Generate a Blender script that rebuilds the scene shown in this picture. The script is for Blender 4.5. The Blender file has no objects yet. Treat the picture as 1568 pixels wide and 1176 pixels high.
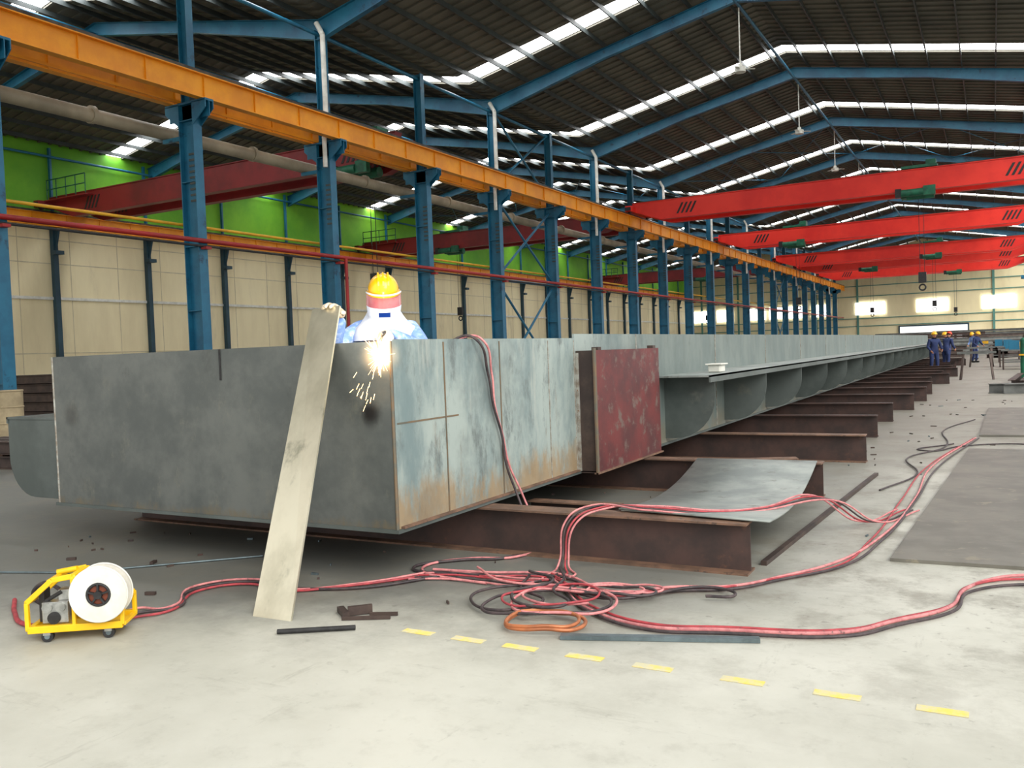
import bpy, bmesh, math, random
from mathutils import Vector, Matrix, Euler
random.seed(7)
SC=bpy.context.scene
try:
    SC.view_settings.view_transform='Standard'
    SC.view_settings.look='None'
except Exception: pass
def S(r,g,b):
    f=lambda c:(c/255/12.92 if c/255<=.04045 else ((c/255+.055)/1.055)**2.4)
    return (f(r),f(g),f(b),1)
# ---------------------------------------------------------------- materials
def newmat(name):
    m=bpy.data.materials.new(name);m.use_nodes=True
    nt=m.node_tree;b=nt.nodes['Principled BSDF'];return m,nt,b
def noise(nt,scale,detail=5,rough=.6,vec=None,stretch=None):
    n=nt.nodes.new('ShaderNodeTexNoise');n.inputs['Scale'].default_value=scale
    n.inputs['Detail'].default_value=detail;n.inputs['Roughness'].default_value=rough
    if vec is None:
        tc=nt.nodes.new('ShaderNodeTexCoord');vec=tc.outputs['Object']
    if stretch:
        mp=nt.nodes.new('ShaderNodeMapping');mp.inputs['Scale'].default_value=stretch
        nt.links.new(vec,mp.inputs[0]);vec=mp.outputs[0]
    nt.links.new(vec,n.inputs['Vector']);return n.outputs['Fac']
def ramp(nt,fac,a,b):
    r=nt.nodes.new('ShaderNodeMapRange');r.inputs[1].default_value=a;r.inputs[2].default_value=b
    r.interpolation_type='SMOOTHSTEP';nt.links.new(fac,r.inputs[0]);return r.outputs[0]
def mixc(nt,fac,c1,c2):
    m=nt.nodes.new('ShaderNodeMix');m.data_type='RGBA'
    if isinstance(fac,(int,float)): m.inputs[0].default_value=fac
    else: nt.links.new(fac,m.inputs[0])
    for i,c in ((6,c1),(7,c2)):
        if isinstance(c,tuple): m.inputs[i].default_value=c
        else: nt.links.new(c,m.inputs[i])
    return m.outputs[2]
def mth(nt,op,a,b=None):
    m=nt.nodes.new('ShaderNodeMath');m.operation=op
    for i,c in ((0,a),(1,b)):
        if c is None: continue
        if isinstance(c,(int,float)): m.inputs[i].default_value=c
        else: nt.links.new(c,m.inputs[i])
    return m.outputs[0]
def bump(nt,b,h,s=.2,d=.01):
    n=nt.nodes.new('ShaderNodeBump');n.inputs['Strength'].default_value=s;n.inputs['Distance'].default_value=d
    nt.links.new(h,n.inputs['Height']);nt.links.new(n.outputs[0],b.inputs['Normal'])
def M(name,c1,c2=None,scale=2,rough=.55,metal=0,stretch=None,c3=None,lo=.35,hi=.65,bs=0,emit=None,es=0,coat=0,t3=(.58,.68)):
    m,nt,b=newmat(name)
    b.inputs['Roughness'].default_value=rough;b.inputs['Metallic'].default_value=metal
    b.inputs['Base Color'].default_value=c1
    if c2:
        f=noise(nt,scale,6,.65,stretch=stretch)
        col=mixc(nt,ramp(nt,f,lo,hi),c1,c2)
        if c3:
            f3=noise(nt,scale*2.7,6,.7,stretch=stretch)
            col=mixc(nt,ramp(nt,f3,*t3),col,c3)
        nt.links.new(col,b.inputs['Base Color'])
        if bs: bump(nt,b,f,bs)
    if emit: b.inputs['Emission Color'].default_value=emit;b.inputs['Emission Strength'].default_value=es
    if coat: b.inputs['Coat Weight'].default_value=coat
    return m
def xyz(nt):
    tc=nt.nodes.new('ShaderNodeTexCoord');s=nt.nodes.new('ShaderNodeSeparateXYZ')
    nt.links.new(tc.outputs['Object'],s.inputs[0]);return tc.outputs['Object'],s.outputs
blue=M('blue_steel_paint',S(18,88,120),S(32,112,144),.7,.45,c3=S(18,62,88))
dblue=M('dark_blue_post_paint',S(22,54,70),S(34,70,84),.7,.5)
orange=M('orange_girder_paint',S(240,158,14),S(222,138,12),.8,.5,c3=S(150,90,20),t3=(.66,.8))
red=M('red_crane_paint',S(238,52,38),S(220,38,30),.5,.5)
dred=M('dark_red_paint',S(165,26,24),S(135,20,20),.5,.5)
lred=M('maroon_crane_paint',S(140,28,34),S(112,22,28),.5,.5)
black=M('black_rubber',S(24,24,26),S(40,40,42),20,.6)
grey=M('grey_pipe_paint',S(160,150,128),S(130,122,104),.6,.5)
white=M('white_pvc',S(225,225,218),S(200,200,192),3,.5)
yellowp=M('yellow_pipe_paint',S(225,170,30),S(200,150,30),2,.5)
rail=M('rail_steel',S(60,55,50),S(90,80,70),3,.5,.6)
green=M('green_hoist_paint',S(30,110,80),S(20,80,60),3,.5)
roofm=M('roof_sheet_underside',S(108,105,94),S(86,85,77),.3,.7)
purl=M('purlin_galvanised',S(60,68,68),S(48,54,54),1,.6)
cream=M('cream_wall_sheet',S(242,230,190),S(224,210,170),.25,.75,stretch=(1,1,.25),c3=S(196,184,150),t3=(.55,.85))
greenw=M('green_wall_sheet',S(130,198,44),S(92,164,34),.12,.7)
hole=M('girt_line_paint',S(206,196,164),S(188,178,150),2,.7)
teal=M('teal_girt_paint',S(84,136,128),S(96,146,136),1,.6)
sky=M('skylight_sheet',S(230,235,235),rough=.6,emit=(1,1,1,1),es=12)
pane=M('window_pane',S(235,240,240),rough=.3,emit=(1,1,1,1),es=4)
rustbeam=M('brown_primed_steel',S(80,60,55),S(58,48,46),2.2,.6,.2,c3=S(110,76,58),t3=(.6,.78),bs=.2)
rusttop=M('rusty_flange',S(128,98,80),S(96,76,64),5,.65,.2,c3=S(70,60,55))
graysteel=M('grey_primer_steel',S(98,106,104),S(78,86,84),1.1,.5,.25,c3=S(118,120,112),t3=(.58,.8),bs=.1)
graysteel2=M('grey_primer_steel_plate',S(156,162,158),S(122,130,128),1.6,.5,.25,c3=S(102,104,98),t3=(.55,.72),bs=.1)
redplate=M('red_primed_plate',S(106,46,46),S(78,40,42),2.2,.5,.1,c3=S(104,86,80),t3=(.53,.65),bs=.15)
darkst=M('dark_mill_steel',S(62,52,50),S(84,70,64),3,.55,.4,bs=.2)
greyst=M('grey_stock_steel',S(112,114,112),S(88,90,88),2,.55,.3,bs=.1)
weld=M('weld_seam',S(170,172,166),S(130,120,108),12,.5,.3,c3=S(130,90,60))
rustline=M('rust_line',S(120,98,74),S(96,94,84),9,.6,.2)
strip=M('bare_steel_strip',S(226,222,200),S(196,192,170),1.3,.36,.85,stretch=(1,1,.5),c3=S(150,150,132),t3=(.58,.78),bs=.05,lo=.4,hi=.65)
galv=M('light_steel',S(120,136,142),S(92,104,108),4,.45,.6)
sideM,nt,b=newmat('box_side_primer')
v,o=xyz(nt)
n1=noise(nt,1.5,7,.7,vec=v,stretch=(1,1,.45))
c=mixc(nt,ramp(nt,n1,.36,.64),S(114,132,134),S(160,172,168))
n2=noise(nt,5,7,.75,vec=v,stretch=(1,1,.4))
c=mixc(nt,ramp(nt,n2,.5,.7),c,S(102,112,112))
n5=noise(nt,4,5,.7,vec=v,stretch=(1,1.6,.12));c=mixc(nt,mth(nt,'MULTIPLY',ramp(nt,n5,.55,.7),.6),c,S(178,182,174))
zz=ramp(nt,o[2],1.15,.36);n3=noise(nt,3.0,7,.8,vec=v,stretch=(1,1,.35))
k=ramp(nt,mth(nt,'MULTIPLY',zz,n3),.32,.52);c=mixc(nt,mth(nt,'MULTIPLY',k,.75),c,S(156,126,84))
n6=noise(nt,2.4,6,.75,vec=v,stretch=(1,1.8,.3));c=mixc(nt,mth(nt,'MULTIPLY',ramp(nt,n6,.6,.72),.5),c,S(124,102,76))
n7=noise(nt,.8,6,.7,vec=v);c=mixc(nt,mth(nt,'MULTIPLY',ramp(nt,n7,.5,.7),.4),c,S(90,96,94))
yy=ramp(nt,o[1],7,10);c=mixc(nt,mth(nt,'MULTIPLY',yy,.7),c,S(96,106,102))
nt.links.new(c,b.inputs['Base Color']);b.inputs['Roughness'].default_value=.5;b.inputs['Metallic'].default_value=.2;bump(nt,b,n2,.12)
endM,nt,b=newmat('box_end_primer')
v,o=xyz(nt)
n1=noise(nt,1.1,7,.7,vec=v);c=mixc(nt,ramp(nt,n1,.36,.62),S(104,108,105),S(82,87,86))
n2=noise(nt,5,7,.75,vec=v,stretch=(1,1,.6));c=mixc(nt,mth(nt,'MULTIPLY',ramp(nt,n2,.56,.74),.5),c,S(122,122,110))
n8=noise(nt,2.0,6,.75,vec=v,stretch=(1,1,.7));c=mixc(nt,mth(nt,'MULTIPLY',ramp(nt,n8,.58,.68),.35),c,S(64,68,66))
zb=mth(nt,'MULTIPLY',ramp(nt,o[2],.58,.37),n2);c=mixc(nt,mth(nt,'MULTIPLY',ramp(nt,zb,.4,.62),.7),c,S(108,98,78))
vd=nt.nodes.new('ShaderNodeVectorMath');vd.operation='DISTANCE';nt.links.new(v,vd.inputs[0]);vd.inputs[1].default_value=(-3.62,4.56,1.14)
dd=mth(nt,'ADD',vd.outputs['Value'],mth(nt,'MULTIPLY',n2,.10));c=mixc(nt,ramp(nt,dd,.17,.07),c,S(26,24,24))
vd=nt.nodes.new('ShaderNodeVectorMath');vd.operation='DISTANCE';nt.links.new(v,vd.inputs[0]);vd.inputs[1].default_value=(-6.78,4.56,1.12)
dd=mth(nt,'ADD',vd.outputs['Value'],mth(nt,'MULTIPLY',n2,.10));c=mixc(nt,mth(nt,'MULTIPLY',ramp(nt,dd,.19,.09),.5),c,S(56,54,52))
nt.links.new(c,b.inputs['Base Color']);b.inputs['Roughness'].default_value=.45;b.inputs['Metallic'].default_value=.25;bump(nt,b,n2,.1)
floorM,nt,b=newmat('concrete_floor')
v,o=xyz(nt)
n1=noise(nt,.55,8,.62,vec=v);n2=noise(nt,5,8,.7,vec=v);n3=noise(nt,.9,8,.7,vec=v)
c=mixc(nt,ramp(nt,n1,.35,.68),S(200,200,190),S(178,178,167))
c=mixc(nt,mth(nt,'MULTIPLY',ramp(nt,n2,.5,.75),.4),c,S(150,149,138))
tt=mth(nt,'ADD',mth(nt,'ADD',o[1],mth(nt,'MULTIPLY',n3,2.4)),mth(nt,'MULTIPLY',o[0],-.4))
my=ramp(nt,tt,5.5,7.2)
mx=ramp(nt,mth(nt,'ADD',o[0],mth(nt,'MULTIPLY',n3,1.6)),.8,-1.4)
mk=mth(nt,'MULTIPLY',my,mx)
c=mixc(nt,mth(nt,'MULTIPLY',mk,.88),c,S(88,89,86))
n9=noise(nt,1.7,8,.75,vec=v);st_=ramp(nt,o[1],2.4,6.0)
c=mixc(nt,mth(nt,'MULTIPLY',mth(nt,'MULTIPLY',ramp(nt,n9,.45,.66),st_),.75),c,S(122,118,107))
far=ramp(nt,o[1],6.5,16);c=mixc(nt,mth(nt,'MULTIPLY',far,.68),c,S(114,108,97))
n4=noise(nt,14,4,.6,vec=v);c=mixc(nt,mth(nt,'MULTIPLY',ramp(nt,n4,.62,.72),mth(nt,'ADD',mth(nt,'MULTIPLY',st_,.4),.12)),c,S(84,80,74))
n10=noise(nt,1.6,8,.85,vec=v,stretch=(.3,1.8,1));c=mixc(nt,mth(nt,'MULTIPLY',ramp(nt,n10,.55,.7),.32),c,S(128,126,116))
n11=noise(nt,2.6,6,.8,vec=v,stretch=(1.8,.3,1));c=mixc(nt,mth(nt,'MULTIPLY',ramp(nt,n11,.6,.7),.25),c,S(110,108,100))
nt.links.new(c,b.inputs['Base Color']);b.inputs['Roughness'].default_value=.5;bump(nt,b,n2,.15,.01)
plateM=M('floor_plate_steel',S(122,119,110),S(100,98,91),1.8,.45,.25,c3=S(138,132,116),bs=.1)
yel=M('faded_yellow_paint',S(236,208,100),S(204,200,170),9,.7,lo=.35,hi=.62)
# ---------------------------------------------------------------- mesh builder
class MB:
    def __init__(s,name): s.n=name;s.v=[];s.f=[];s.m=[];s.mats=[];s.sm=[]
    def mi(s,mat):
        if mat not in s.mats: s.mats.append(mat)
        return s.mats.index(mat)
    def add(s,vs,fs,mat,smooth=False):
        b=len(s.v);s.v+= [tuple(v) for v in vs];i=s.mi(mat)
        for f in fs: s.f.append(tuple(b+x for x in f));s.m.append(i);s.sm.append(smooth)
    def box(s,x0,y0,z0,x1,y1,z1,mat):
        vs=[(x,y,z) for x in (x0,x1) for y in (y0,y1) for z in (z0,z1)]
        s.add(vs,[(0,1,3,2),(4,6,7,5),(0,4,5,1),(2,3,7,6),(0,2,6,4),(1,5,7,3)],mat)
    def bar(s,p0,p1,w,h,mat,up=(0,0,1),off=0):
        p0=Vector(p0);p1=Vector(p1);d=(p1-p0).normalized();u=Vector(up)
        if abs(d.dot(u))>.98: u=Vector((0,1,0))
        sd=d.cross(u).normalized();u=sd.cross(d).normalized()
        vs=[]
        for p in (p0,p1):
            for a,c in ((-1,-1),(1,-1),(1,1),(-1,1)): vs.append(p+sd*a*w/2+u*(c*h/2+off))
        s.add(vs,[(0,1,2,3),(7,6,5,4),(0,4,5,1),(1,5,6,2),(2,6,7,3),(3,7,4,0)],mat)
    def ibeam(s,p0,p1,h,bf,tf,tw,mat,up=(0,0,1),topmat=None):
        s.bar(p0,p1,bf,tf,topmat or mat,up,h/2-tf/2);s.bar(p0,p1,bf,tf,topmat or mat,up,-h/2+tf/2);s.bar(p0,p1,tw,h-2*tf,mat,up)
    def cyl(s,p0,p1,r,mat,n=14,r2=None,smooth=True):
        p0=Vector(p0);p1=Vector(p1);d=(p1-p0).normalized();u=Vector((0,0,1)) if abs(d.z)<.9 else Vector((1,0,0))
        a=d.cross(u).normalized();c=d.cross(a);r2=r if r2 is None else r2
        vs=[p+ (a*math.cos(t)+c*math.sin(t))*q for p,q in ((p0,r),(p1,r2)) for t in [2*math.pi*i/n for i in range(n)]]
        s.add(vs,[(i,(i+1)%n,n+(i+1)%n,n+i) for i in range(n)],mat,smooth)
        s.add(vs[:n],[tuple(range(n))[::-1]],mat);s.add(vs[n:],[tuple(range(n))],mat)
    def prism(s,pts,ex,mat):
        n=len(pts);ex=Vector(ex);vs=[Vector(p) for p in pts]+[Vector(p)+ex for p in pts]
        s.add(vs,[tuple(range(n))[::-1],tuple(range(n,2*n))]+[(i,(i+1)%n,n+(i+1)%n,n+i) for i in range(n)],mat)
    def ell(s,c,r,mat,M3=None,zmin=-1,n=20,k=12,fn=None):
        c=Vector(c);vs=[];fs=[]
        for j in range(k+1):
            t=max(zmin,-1)+ (1-max(zmin,-1))*j/k
            ph=math.asin(max(-1,min(1,t))) if zmin>-1 else -math.pi/2+math.pi*j/k
            for i in range(n):
                a=2*math.pi*i/n;p=Vector((math.cos(ph)*math.cos(a),math.cos(ph)*math.sin(a),math.sin(ph)))
                if fn: p=fn(p)
                p=Vector((p.x*r[0],p.y*r[1],p.z*r[2]))
                if M3: p=M3@p
                vs.append(c+p)
        for j in range(k):
            for i in range(n): fs.append((j*n+i,j*n+(i+1)%n,(j+1)*n+(i+1)%n,(j+1)*n+i))
        s.add(vs,fs,mat,True)
    def torus(s,c,R,r,ax,mat,n=28,k=8):
        c=Vector(c);ax=Vector(ax).normalized();u=Vector((0,0,1)) if abs(ax.z)<.9 else Vector((1,0,0));a=ax.cross(u).normalized();b=ax.cross(a)
        vs=[c+(a*math.cos(t)+b*math.sin(t))*(R+r*math.cos(q))+ax*r*math.sin(q) for t in [2*math.pi*i/n for i in range(n)] for q in [2*math.pi*j/k for j in range(k)]]
        s.add(vs,[(i*k+j,((i+1)%n)*k+j,((i+1)%n)*k+(j+1)%k,i*k+(j+1)%k) for i in range(n) for j in range(k)],mat,True)
    def obj(s,parent=None,name=None,loc=None,bevel=0,fix=True):
        me=bpy.data.meshes.new(s.n);me.from_pydata(s.v,[],s.f)
        for m in s.mats: me.materials.append(m)
        for p,i,sm in zip(me.polygons,s.m,s.sm): p.material_index=i;p.use_smooth=sm
        me.update()
        if fix:
            bm=bmesh.new();bm.from_mesh(me);bmesh.ops.recalc_face_normals(bm,faces=bm.faces);bm.to_mesh(me);bm.free()
        ob=bpy.data.objects.new(name or s.n,me);SC.collection.objects.link(ob)
        if loc: ob.location=loc
        if parent: ob.parent=parent
        if bevel:
            bv=ob.modifiers.new('bevel','BEVEL');bv.width=bevel;bv.segments=2;bv.limit_method='ANGLE'
        return ob
def inst(ob,loc,name=None):
    o=bpy.data.objects.new(name or ob.name.split('.')[0],ob.data);SC.collection.objects.link(o);o.location=loc;return o
def empty(name,loc=(0,0,0)):
    e=bpy.data.objects.new(name,None);SC.collection.objects.link(e);e.location=loc;return e
def hose(name,pts,r,mat,parent=None,cyc=False):
    cu=bpy.data.curves.new(name,'CURVE');cu.dimensions='3D';cu.bevel_depth=r;cu.bevel_resolution=3;cu.resolution_u=10
    sp=cu.splines.new('BEZIER');sp.bezier_points.add(len(pts)-1);sp.use_cyclic_u=cyc
    for bp,p in zip(sp.bezier_points,pts): bp.co=p;bp.handle_left_type=bp.handle_right_type='AUTO'
    cu.materials.append(mat);ob=bpy.data.objects.new(name,cu);SC.collection.objects.link(ob)
    if parent: ob.parent=parent
    return ob
# ---------------------------------------------------------------- hall shell
XL,XC,XR=-45.0,-20.7,3.9
XG=-9.0
YE=144.0;Y0=-8.3
GY=18.2
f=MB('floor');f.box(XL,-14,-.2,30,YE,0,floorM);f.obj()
g=MB('ground_outside');g.box(-120,-120,-.4,140,260,-.21,M('outside_ground',S(190,186,172),S(160,160,140),.3,.9));g.obj()
w=MB('wall_left')
w.box(XL-.15,Y0,0,XL,YE,9.7,cream);w.box(XL-.15,Y0,9.7,XL,YE,13.9,greenw)
w.obj()
t=MB('trim_left')
for z in (2.4,7.3,8.6): t.box(XL,Y0,z,XL+.012,YE,z+.05,hole)
t.box(XL,Y0,5.35,XL+.09,YE,5.5,white);t.box(XL,Y0,9.62,XL+.06,YE,9.76,dblue)
y=Y0
while y<YE:
    t.box(XL,y,0,XL+.012,y+.03,9.6,hole);y+=3.0
t.obj()
p=MB('wall_post');p.box(-.14,-.14,0,.14,.14,9.7,dblue);p.box(-.08,-.06,9.7,.08,.06,13.6,blue);p.box(.1,-.25,7.8,.5,.25,8.0,dblue)
p.prism([(.14,-.05,7.9),(.55,-.05,9.2),(.14,-.05,9.2)],(0,.1,0),dblue)
po=p.obj(loc=(XL+.16,-.3,0))
for k in range(-2,22): inst(po,(XL+.16,17.7+6*k,0))
wb=MB('wall_back')
D0,D1,DH=-12.3,-3.2,3.3
for x0,x1,z0,z1 in ((XL,D0,0,13.6),(D1,12,0,13.6),(D0,D1,DH,13.6)): wb.box(x0,YE,z0,x1,YE+.2,z1,cream)
for x0,x1,m in ((XL,XC,-32.85),(XC,XR,XG)):
    wb.prism([(x0,YE,13.6),(x1,YE,13.6),(m,YE,16.4)],(0,.2,0),cream)
wb.obj()
tb=MB('trim_back')
for z in (1.2,3.6,4.8,8.2,9.8,11.4,13.0): tb.box(XL,YE-.1,z,12,YE-.02,z+.13,teal)
x=XL+2
while x<12:
    if not(D0<x<D1): tb.box(x,YE-.14,0,x+.3,YE-.02,13.6,teal)
    x+=6.15
tb.obj()
xs=[-43.0,-39.0,-33.6,-30.4,-27.4,-23.8,-16.45,-7.85,.8]
for i,xc in enumerate(xs):
    wn=MB('window_%d'%(i+1));h=1.3 if i<6 else 2.15
    wn.box(xc-h,YE-.2,5.4,xc+h,YE-.16,7.35,pane)
    for zz in (5.35,7.3): wn.box(xc-h-.05,YE-.24,zz,xc+h+.05,YE-.2,zz+.07,white)
    for q in range(3): wn.box(xc-h+q*h-.03,YE-.24,5.4,xc-h+q*h+.03,YE-.2,7.32,white)
    wn.obj()
df=MB('door_1')
df.box(D0-.2,YE-.15,0,D0,YE-.01,DH+.2,dblue);df.box(D1,YE-.15,0,D1+.2,YE-.01,DH+.2,dblue);df.box(D0,YE-.15,DH,D1,YE-.01,DH+.2,dblue)
df.obj()
# ---- roof
frames=[24.2+12*j for j in range(-2,10)]
slopes=[(XL,-32.85),(XC,-32.85),(XC,XG),(XR,XG)]
ZE,ZR=13.9,16.4
ce=MB('ceiling');sk=MB('skylight_strips');pu=MB('roof_purlins')
segs=[];a=Y0
for fy in frames[1:]:
    segs.append((a,fy-2.9));a=fy-1.9
segs.append((a,YE))
for xe,xr in slopes:
    for a0,a1 in segs:
        ce.add([(xe,a0,ZE),(xe,a1,ZE),(xr,a1,ZR),(xr,a0,ZR),(xe,a0,ZE+.05),(xe,a1,ZE+.05),(xr,a1,ZR+.05),(xr,a0,ZR+.05)],[(0,1,2,3),(4,5,6,7),(0,4,7,3),(1,5,6,2),(0,1,5,4),(3,2,6,7)],roofm)
        y=a0+.1
        while y<a1-.15:
            ce.bar((xe,y,ZE-.04),(xr,y,ZR-.04),.14,.07,roofm);y+=.62
    for fy in frames[1:]:
        sk.add([(xe,fy-2.9,ZE+.02),(xe,fy-1.9,ZE+.02),(xr,fy-1.9,ZR+.02),(xr,fy-2.9,ZR+.02)],[(0,1,2,3)],sky)
    for q in range(9):
        t_=(q+.5)/9;x=xe+(xr-xe)*t_;z=ZE+(ZR-ZE)*t_-.18
        pu.box(x-.03,Y0,z-.1,x+.03,YE,z+.1,purl)
ce.obj();sk.obj(fix=False);pu.obj()
for fy in frames:
    r=MB('roof_rafter')
    for xe,xr in slopes:
        zt0=ZE-.36;zt1=ZR-.36;hm=(xe+xr)/2;zm=(zt0+zt1)/2
        for (xa,za,ha),(xb,zb,hb) in (((xe,zt0,.7),(hm,zm,.42)),((hm,zm,.42),(xr,zt1,.52))):
            r.prism([(xa,fy-.006,za),(xb,fy-.006,zb),(xb,fy-.006,zb-hb),(xa,fy-.006,za-ha)],(0,.014,0),blue)
            r.bar((xa,fy,za),(xb,fy,zb),.22,.02,blue);r.bar((xa,fy,za-ha),(xb,fy,zb-hb),.22,.02,blue)
    r.obj()
ti=MB('roof_tie_beams')
for x,z in ((XC,13.0),(XG,15.55),(-32.85,15.55),(XL+.3,13.1)):
    ti.cyl((x,Y0,z),(x,YE,z),.07,blue,8)
for j in (5,):
    a=frames[j];b_=frames[j+1]
    for xe,xr in slopes:
        m=(xe+xr)/2;zm=(ZE+ZR)/2-.5
        for (xa,za,xb,zb) in ((xe,ZE-.5,m,zm),(m,zm,xr,ZR-.5)):
            ti.cyl((xa,a,za),(xb,b_,zb),.025,blue,6);ti.cyl((xb,a,zb),(xa,b_,za),.025,blue,6)
ti.obj()
# ---- columns
c=MB('steel_column')
def Hcol(mb,x0,x1,z0,z1,b,mat):
    mb.box(x0,-b/2,z0,x0+.03,b/2,z1,mat);mb.box(x1-.03,-b/2,z0,x1,b/2,z1,mat);mb.box(x0+.03,-.012,z0,x1-.03,.012,z1,mat)
Hcol(c,-.31,.31,0,9.2,.32,blue);Hcol(c,-.18,.18,9.2,13.2,.26,blue)
c.box(-.38,-.2,0,.38,.2,.05,blue)
for z in (1.2,3.1,5.0,6.9,8.7): c.box(-.28,-.15,z,.28,.15,z+.02,blue)
c.box(-.85,-.16,9.18,.85,.16,9.24,blue);c.box(-.85,-.012,8.75,.85,.012,9.2,blue)
c.prism([(.31,-.16,8.55),(.85,-.16,8.98),(.85,-.16,9.2),(.31,-.16,9.2)],(0,.03,0),blue)
c.prism([(.31,.13,8.55),(.85,.13,8.98),(.85,.13,9.2),(.31,.13,9.2)],(0,.03,0),blue)
c.prism([(-.31,-.16,8.55),(-.85,-.16,8.98),(-.85,-.16,9.2),(-.31,-.16,9.2)],(0,.32,0),blue)
for i in range(9): c.box(.1,-.19,6.3+i*.17,.3,-.16,6.36+i*.17,purl)
co=c.obj(loc=(XC,GY-18,0))
for k in range(-2,21): inst(co,(XC,GY+6*k,0))
for k in range(-2,20,2): inst(co,(XR+.3,GY+6*k+6,0))
dp=MB('roof_downpipe')
dp.cyl((0,0,9.9),(0,0,12.9),.09,white,12);dp.cyl((0,0,12.9),(-.25,0,13.35),.09,white,12);dp.cyl((0,0,9.9),(-.12,0,9.3),.09,white,12);dp.cyl((-.12,0,9.3),(-.12,0,8.3),.08,white,12)
do=dp.obj(loc=(XC+.33,GY+6-.28,0))
for k in range(3,21,2): inst(do,(XC+.33,GY+6*k-.28,0))
gi=MB('crane_runway_girder')
gi.box(-.13,Y0,.0,.13,YE-.3,.03,orange);gi.box(-.15,Y0,.67,.15,YE-.3,.7,orange);gi.box(-.008,Y0,.03,.008,YE-.3,.67,orange)
y=Y0+.5
while y<YE-1: gi.box(-.06,y,.03,.06,y+.012,.67,orange);y+=2
gi.box(-.04,Y0,.7,.04,YE-.3,.83,rail)
gl=gi.obj(loc=(XC+.62,0,9.25));inst(gl,(XC-.62,0,9.25))
ga=inst(gl,(XL+.62,0,9.25))
sr=MB('orange_service_channel');sr.box(XC-.3,Y0,9.25,XC-.24,YE-.5,9.33,orange);sr.obj()
pp=MB('overhead_grey_pipe');pp.cyl((-21.8,Y0,8.55),(-21.8,YE-.5,8.4),.2,grey,16)
y=Y0
while y<YE-3: pp.cyl((-21.8,y,8.55),(-21.8,y+.12,8.55),.25,grey,16);y+=6
for k in range(-3,21): pp.box(-21.85,GY+6*k-.05,8.2,-21.02,GY+6*k+.05,8.32,blue)
pp.obj()
rp=MB('red_fire_pipe');rp.cyl((-20.27,Y0,5.15),(-20.27,YE-.5,5.1),.07,dred,12)
rp.cyl((-20.3,Y0,5.0),(-20.3,YE-.5,4.95),.035,black,8)
for k in range(-3,21): rp.box(-20.38,GY+6*k-.1,4.9,-20.15,GY+6*k+.1,4.97,dred)
rp.cyl((-20.15,24.4,5.1),(-20.15,24.4,2.6),.06,dred,10)
rp.obj()
yp=MB('yellow_gas_pipe');yp.cyl((-21.1,Y0,5.7),(-21.1,YE-.5,5.65),.045,yellowp,10)
for k in range(-3,21): yp.box(-21.13,GY+6*k-.03,5.6,-21.02,GY+6*k+.03,5.66,blue)
yp.obj()
xb=MB('column_cross_bracing')
for ya in (GY+18,GY+78):
    for z0,z1 in ((.4,4.8),(5.3,8.9),(9.6,13.0)):
        xb.cyl((XC,ya+.2,z0),(XC,ya+5.8,z1),.06,blue,8);xb.cyl((XC,ya+.2,z1),(XC,ya+5.8,z0),.06,blue,8)
    xb.cyl((XC,ya,5.05),(XC,ya+6,5.05),.07,blue,8)
xb.obj()
# ---- cranes
def crane(x0,x1,y,trolley,mat,walk=False,fl=False):
    e=empty('overhead_crane',((x0+x1)/2,y,0));ox=(x0+x1)/2
    g=MB('bridge_girder');L=x0-ox;Rr=x1-ox
    for yy in (-.9,.9):
        g.prism([(L,yy-.22,10.25),(L+1.9,yy-.22,9.6),(Rr-1.9,yy-.22,9.6),(Rr,yy-.22,10.25),(Rr,yy-.22,10.75),(L,yy-.22,10.75)],(0,.44,0),mat)
        g.box(L,yy-.27,10.75,Rr,yy+.27,10.79,mat);g.box(L,yy-.04,10.79,Rr,yy+.04,10.87,rail)
        for xx in (L+2.9,Rr-2.9):
            for q in range(4): g.prism([(xx+q*.28,yy-.235,9.85),(xx+q*.28+.13,yy-.235,9.85),(xx+q*.28+.48,yy-.235,10.5),(xx+q*.28+.35,yy-.235,10.5)],(0,.01,0),black)
    g.obj(e)
    t=MB('end_trucks')
    for xx in (L,Rr):
        t.box(xx-.2,-1.9,10.2,xx+.2,1.9,10.55,mat)
        for yy in (-1.6,1.6): t.cyl((xx-.07,yy,10.27),(xx+.07,yy,10.27),.18,rail,16)
        t.box(xx-.18,-2.0,10.25,xx+.18,-1.9,10.45,black)
    t.obj(e)
    h=MB('hoist_trolley');tx=trolley-ox
    h.box(tx-.9,-1.1,10.85,tx+.9,1.1,11.0,green);h.cyl((tx-.6,0,10.6),(tx+.6,0,10.6),.3,green,18);h.box(tx+.3,-.5,11.0,tx+.8,.3,11.35,green)
    h.box(tx-1.0,-.4,9.35,tx-.4,.4,9.7,green);h.cyl((tx-.7,-.3,9.45),(tx+.7,-.3,9.45),.22,green,16);h.box(tx+.2,-1.35,9.3,tx+.8,-1.1,9.8,green);h.cyl((tx-.9,-1.25,9.5),(tx+.2,-1.25,9.5),.2,green,14);h.box(tx-1.2,-1.4,9.3,tx-.9,-1.1,9.75,black)
    for q in (-.12,.12): h.cyl((tx+q,0,9.4),(tx+q,0,5.2),.015,black,6)
    h.box(tx-.2,-.12,4.6,tx+.2,.12,5.2,black);h.torus((tx,0,4.35),.16,.045,(0,1,0),black)
    h.obj(e)
    if walk:
        wk=MB('platform_handrail')
        for xx in [L+.4+q*.8 for q in range(5)]: wk.cyl((xx,-1.5,10.6),(xx,-1.5,11.6),.03,yellowp if not fl else green,6)
        for z in (11.1,11.6): wk.cyl((L+.4,-1.5,z),(L+3.6,-1.5,z),.03,yellowp if not fl else green,6)
        wk.box(L+.3,-1.6,10.5,L+3.7,-1.1,10.56,mat);wk.obj(e)
    return e
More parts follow.
